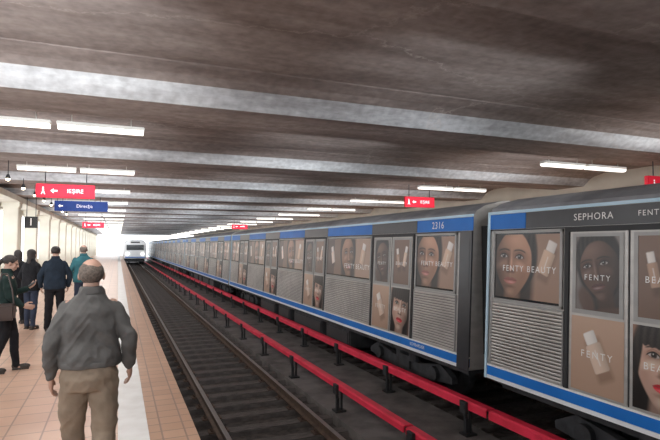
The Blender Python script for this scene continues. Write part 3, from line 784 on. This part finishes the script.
def person(loc,rotz,h,P,label):
    s=h/1.70
    e=bpy.data.objects.new('person',None); col.objects.link(e); e.location=loc; e.rotation_euler=(0,0,rotz); e.scale=(s,s,s)
    tag(e,label,'person')
    V=Vector
    bulk=P.get('bulk',1.0); sl=P.get('sl',1.0)
    sh={-1:V((-0.172*bulk,0,1.38)),1:V((0.172*bulk,0,1.38))}
    hip={-1:V((-0.09,0,0.90)),1:V((0.09,0,0.90))}
    el={-1:V(P['el'][0]),1:V(P['el'][1])}; wr={-1:V(P['wr'][0]),1:V(P['wr'][1])}
    kn={-1:V(P['kn'][0]),1:V(P['kn'][1])}; an={-1:V(P['an'][0]),1:V(P['an'][1])}
    nod=P.get('nod',0.0)
    bm=bmesh.new()
    loft(bm,[(0,0,0.84,0.13,0.09),(0,0,0.95,0.155,0.105),(0,0,1.08,0.135,0.095),(0,0,1.25,0.155,0.105),(0,0,1.38,0.16,0.09),(0,0,1.44,0.08,0.06)])
    hb=bmesh.new()
    HC=V((0,0.015,1.60))
    cap(bm,(0,-0.01,1.40),(0,0.0,1.53),0.058,0.054)
    ell(hb,HC+V((0,-0.012,0.02)),(0.077,0.095,0.088))
    ell(hb,HC+V((0,0.030,-0.045)),(0.056,0.060,0.072))
    ell(hb,HC+V((0,0.055,-0.085)),(0.030,0.026,0.024))
    ell(hb,HC+V((0,0.098,-0.028)),(0.012,0.018,0.013)); cap(hb,HC+V((0,0.083,0.012)),HC+V((0,0.105,-0.026)),0.008,0.011)
    ell(hb,HC+V((0,0.082,0.022)),(0.046,0.012,0.008))
    ell(hb,HC+V((0,0.087,-0.062)),(0.024,0.010,0.005)); ell(hb,HC+V((0,0.086,-0.071)),(0.021,0.010,0.006))
    for sg in (-1,1):
        ell(hb,HC+V((sg*0.079,-0.008,-0.015)),(0.010,0.020,0.032),Matrix.Rotation(sg*0.3,3,'Z'))
        ell(hb,HC+V((sg*0.045,0.060,-0.03)),(0.022,0.02,0.022))
    HR=Matrix.Translation(HC-V((0,0,0.08)))@Matrix.Rotation(P.get('turn',0.0),4,'Z')@Matrix.Rotation(-nod,4,'X')@Matrix.Translation(-(HC-V((0,0,0.08))))
    bmesh.ops.transform(hb,matrix=HR,verts=hb.verts[:])
    t=bpy.data.meshes.new('t'); hb.to_mesh(t); hb.free(); bm.from_mesh(t); bpy.data.meshes.remove(t)
    for sg in (-1,1):
        cap(bm,sh[sg]-V((sg*0.03,0,0.0)),el[sg],0.045,0.034); cap(bm,el[sg],wr[sg],0.034,0.025)
        fd=P.get('hd',(None,None))[0 if sg<0 else 1] or (wr[sg]-el[sg])
        pn=P.get('pn',(None,None))[0 if sg<0 else 1] or V((-sg,0.2,0))
        th=P.get('th',(None,None))[0 if sg<0 else 1] or V((0,1,0.1))
        hand(bm,wr[sg]+V(fd).normalized()*0.015,fd,pn,th)
        cap(bm,hip[sg],kn[sg],0.078,0.052); cap(bm,kn[sg],(kn[sg]*0.6+an[sg]*0.4)+V((0,-0.012,0)),0.052,0.05); cap(bm,(kn[sg]*0.6+an[sg]*0.4)+V((0,-0.012,0)),an[sg],0.05,0.036)
        ell(bm,an[sg]+V((0,0.07,-0.05)),(0.038,0.10,0.028))
    voxel('body',bm,'skin',0.0065,2,parent=e)
    for sg in (-1,1):
        bm=bmesh.new(); ell(bm,HR@(HC+V((sg*0.031,0.082,0.003))),(0.011,0.007,0.006)); obj_from_bm('eye',bm,['eye'],e,smooth=True)
    bm=bmesh.new(); hs=P['hair']
    if hs=='fringe':
        ell(bm,HC+V((0,-0.020,0.010)),(0.0835,0.096,0.084))
        bmesh.ops.bisect_plane(bm,geom=bm.verts[:]+bm.edges[:]+bm.faces[:],plane_co=HC+V((0,-0.03,0.072)),plane_no=(0,0.45,1),clear_outer=True)
        bmesh.ops.holes_fill(bm,edges=[x for x in bm.edges if x.is_boundary])
        bmesh.ops.bisect_plane(bm,geom=bm.verts[:]+bm.edges[:]+bm.faces[:],plane_co=HC+V((0,0.015,-0.02)),plane_no=(0,1,-0.1),clear_outer=True)
        bmesh.ops.holes_fill(bm,edges=[x for x in bm.edges if x.is_boundary])
    else:
        ell(bm,HC+V((0,-0.022,0.032)),(0.086,0.099,0.088))
        bmesh.ops.bisect_plane(bm,geom=bm.verts[:]+bm.edges[:]+bm.faces[:],plane_co=HC+V((0,0.055,0.045)),plane_no=(0,1,-0.75),clear_outer=True)
        bmesh.ops.holes_fill(bm,edges=[x for x in bm.edges if x.is_boundary])
        if hs=='long':
            cap(bm,HC+V((0,-0.05,0.0)),HC+V((0,-0.065,-0.17)),0.07,0.05); cap(bm,HC+V((-0.05,-0.02,0)),HC+V((-0.06,-0.03,-0.16)),0.04,0.025); cap(bm,HC+V((0.05,-0.02,0)),HC+V((0.06,-0.03,-0.16)),0.04,0.025)
        if hs=='pony':
            cap(bm,HC+V((0,-0.10,0.03)),HC+V((0,-0.15,-0.04)),0.03,0.035); cap(bm,HC+V((0,-0.15,-0.04)),HC+V((0,-0.13,-0.17)),0.035,0.012)
    bmesh.ops.transform(bm,matrix=HR,verts=bm.verts[:])
    voxel('hair',bm,P['haircol'],0.007,2,0.004,e,3.1)
    bm=bmesh.new(); hem=P.get('hem',0.90); b=bulk
    loft(bm,[(0,0,hem,0.198*b,0.140*b),(0,-0.005,hem+0.06,0.200*b,0.143*b),(0,0,1.10,0.186*b,0.133*b),(0,0,1.26,0.192*b,0.135*b),(0,-0.005,1.345,0.190*b,0.120*b),(0,-0.01,1.41,0.140*b,0.092*b),(0,-0.01,1.455,0.085,0.078),(0,-0.012,1.50,0.070,0.070)])
    for sg in (-1,1):
        cap(bm,sh[sg]-V((sg*0.025,0,0.02)),el[sg],0.064*sl,0.053*sl)
        m=(el[sg]+wr[sg])/2+V((0,-0.005,0)); cap(bm,el[sg],m,0.053*sl,0.049*sl); cap(bm,m,wr[sg],0.049*sl,0.039)
    voxel(P.get('topname','jacket'),bm,P['top'],0.008,4,P.get('fold',0.010),e,loc[0])
    bm=bmesh.new()
    loft(bm,[(0,0,hem-0.012,0.200*b,0.142*b),(0,0,hem+0.03,0.204*b,0.146*b)]); voxel('hem_band',bm,P['top'],0.008,2,0.004,e,loc[0])
    bm=bmesh.new(); loft(bm,[(0,-0.012,1.462,0.086,0.082),(0,-0.014,1.515,0.072,0.074)]); voxel('collar',bm,P.get('collar',P['top']),0.007,2,0.002,e)
    bm=bmesh.new(); k=P.get('legr',1.0)
    loft(bm,[(0,0,0.80,0.165,0.115),(0,-0.01,0.88,0.178,0.128),(0,0,1.02,0.165,0.11)])
    for sg in (-1,1):
        cap(bm,hip[sg],kn[sg],0.100*k,0.075*k); m=(kn[sg]+an[sg])/2+V((0,-0.015,0)); cap(bm,kn[sg],m,0.075*k,0.068*k); cap(bm,m,an[sg]+V((0,-0.005,-0.02)),0.068*k,0.058*k)
    voxel('trousers',bm,P['bot'],0.009,4,P.get('fold',0.010)*0.8,e,loc[1])
    for sg in (-1,1):
        bm=bmesh.new(); a=an[sg]
        ell(bm,a+V((0,0.10,-0.045)),(0.046,0.085,0.040)); ell(bm,a+V((0,-0.01,-0.03)),(0.042,0.055,0.055)); box(bm,a.x-0.04,a.x+0.04,a.y-0.055,a.y+0.165,a.z-0.09,a.z-0.07)
        voxel('shoe',bm,'shoe',0.008,2,0,e)
    return e

person((-0.16,3.80,0),0.0,1.60,dict(bulk=0.98,sl=1.0,
  el=((-0.242,-0.03,1.12),(0.258,-0.05,1.14)),wr=((-0.245,0.06,0.89),(0.265,0.03,0.94)),
  kn=((-0.10,0.10,0.49),(0.10,-0.03,0.49)),an=((-0.10,0.16,0.09),(0.10,-0.30,0.09)),
  hair='fringe',haircol='greyhair',top='jacket_grey',bot='khaki',hem=0.97,legr=1.03,fold=0.015),
  'elderly balding person in grey jacket and khaki trousers walking away')
woman=person((-1.37,8.1,0),-1.45,1.55,dict(bulk=0.9,
  el=((-0.22,0.02,1.12),(0.22,0.04,1.12)),wr=((-0.13,0.26,1.20),(0.20,0.20,0.98)),
  kn=((-0.09,0.10,0.50),(0.09,-0.02,0.50)),an=((-0.09,0.14,0.09),(0.10,-0.16,0.09)),
  hd=((0.2,0.8,0.6),(0,0.8,-0.2)),pn=((0.3,-0.6,0.8),None),nod=0.3,turn=0.0,
  hair='pony',haircol='darkhair',top='olive',bot='blackc',hem=0.88,legr=0.85,fold=0.008),
  'woman with tied dark hair in dark green top holding phone')
person((-1.15,11.6,0),0.1,1.66,dict(bulk=1.04,
  el=((-0.27,-0.02,1.12),(0.27,-0.02,1.12)),wr=((-0.25,0.10,0.90),(0.25,0.10,0.90)),
  kn=((-0.10,0.03,0.49),(0.11,0.05,0.49)),an=((-0.12,0.0,0.09),(0.13,0.02,0.09)),
  hair='short',haircol='darkhair',top='navy',bot='blackc',hem=0.86,fold=0.010),
  'person with short dark hair standing in a navy jacket')
person((-1.62,12.0,0),-0.5,1.60,dict(bulk=0.95,
  el=((-0.24,-0.02,1.12),(0.24,0.0,1.12)),wr=((-0.15,0.16,1.02),(0.15,0.18,1.04)),
  kn=((-0.09,0.05,0.49),(0.09,0.0,0.49)),an=((-0.09,0.03,0.09),(0.11,-0.06,0.09)),
  hair='long',haircol='darkhair',top='blackc',bot='jean',hem=0.84,legr=0.85,fold=0.010),
  'woman in black coat and jeans standing with arms folded')
person((-2.0,12.9,0),0.4,1.58,dict(bulk=0.95,
  el=((-0.24,-0.02,1.12),(0.24,-0.02,1.12)),wr=((-0.24,0.10,0.90),(0.23,0.10,0.90)),
  kn=((-0.09,0.05,0.49),(0.09,0.0,0.49)),an=((-0.10,0.03,0.09),(0.11,-0.06,0.09)),
  hair='long',haircol='darkhair',top='blackc',bot='blackc',hem=0.84,legr=0.85,fold=0.010),
  'person with long dark hair in dark coat and trousers')
person((-0.74,13.3,0),0.2,1.69,dict(bulk=1.08,
  el=((-0.27,-0.02,1.12),(0.27,-0.02,1.12)),wr=((-0.25,0.10,0.90),(0.25,0.10,0.90)),
  kn=((-0.10,0.03,0.49),(0.11,0.05,0.49)),an=((-0.12,0.0,0.09),(0.13,0.02,0.09)),
  hair='fringe',haircol='greyhair',top='teal',bot='jean',hem=0.86,fold=0.010),
  'person with thinning grey hair in teal jacket')

# phone resting on her raised palm
d=Vector((0.2,0.8,0.6)).normalized(); n=Vector((0.3,-0.6,0.8)); n=(n-d*n.dot(d)).normalized(); s=d.cross(n)
w=Vector((-0.13,0.26,1.20))+d*0.015
pc=w+d*0.085+n*0.026
ML=Matrix.Translation(pc)@Matrix((s,n,d)).transposed().to_4x4()
bm=bmesh.new(); bbox_bevel(bm,-0.036,0.036,-0.005,0.005,-0.07,0.07,0.004)
o=obj_from_bm('phone',bm,['black'])
MW=Matrix.Translation((-1.37,8.1,0))@Matrix.Rotation(-1.45,4,'Z')@Matrix.Scale(1.55/1.70,4)
o.matrix_world=MW@ML
tag(o,'slim black phone held by the woman in green','phone')
e=bpy.data.objects.new('handbag',None); col.objects.link(e); e.location=(-1.36,7.80,0.72); tag(e,'dark brown leather handbag hanging at a hip','handbag')
bm=bmesh.new(); bbox_bevel(bm,-0.14,0.14,-0.05,0.05,0,0.22,0.03); obj_from_bm('bag_body',bm,['leather'],e)
bm=bmesh.new(); 
pts=[(-0.12,0,0.2),(-0.09,0.03,0.40),(-0.03,0.06,0.60),(0.03,0.06,0.60),(0.09,0.03,0.40),(0.12,0,0.2)]
for a,b in zip(pts,pts[1:]): cyl(bm,a,b,0.009,8)
obj_from_bm('strap',bm,['leather'],e)

# ---------------------------------------------------------------- world
w=bpy.data.worlds.new('world'); scene.world=w; w.use_nodes=True
bg=w.node_tree.nodes['Background']; bg.inputs['Color'].default_value=(0.90,0.95,1.0,1); bg.inputs['Strength'].default_value=3.3
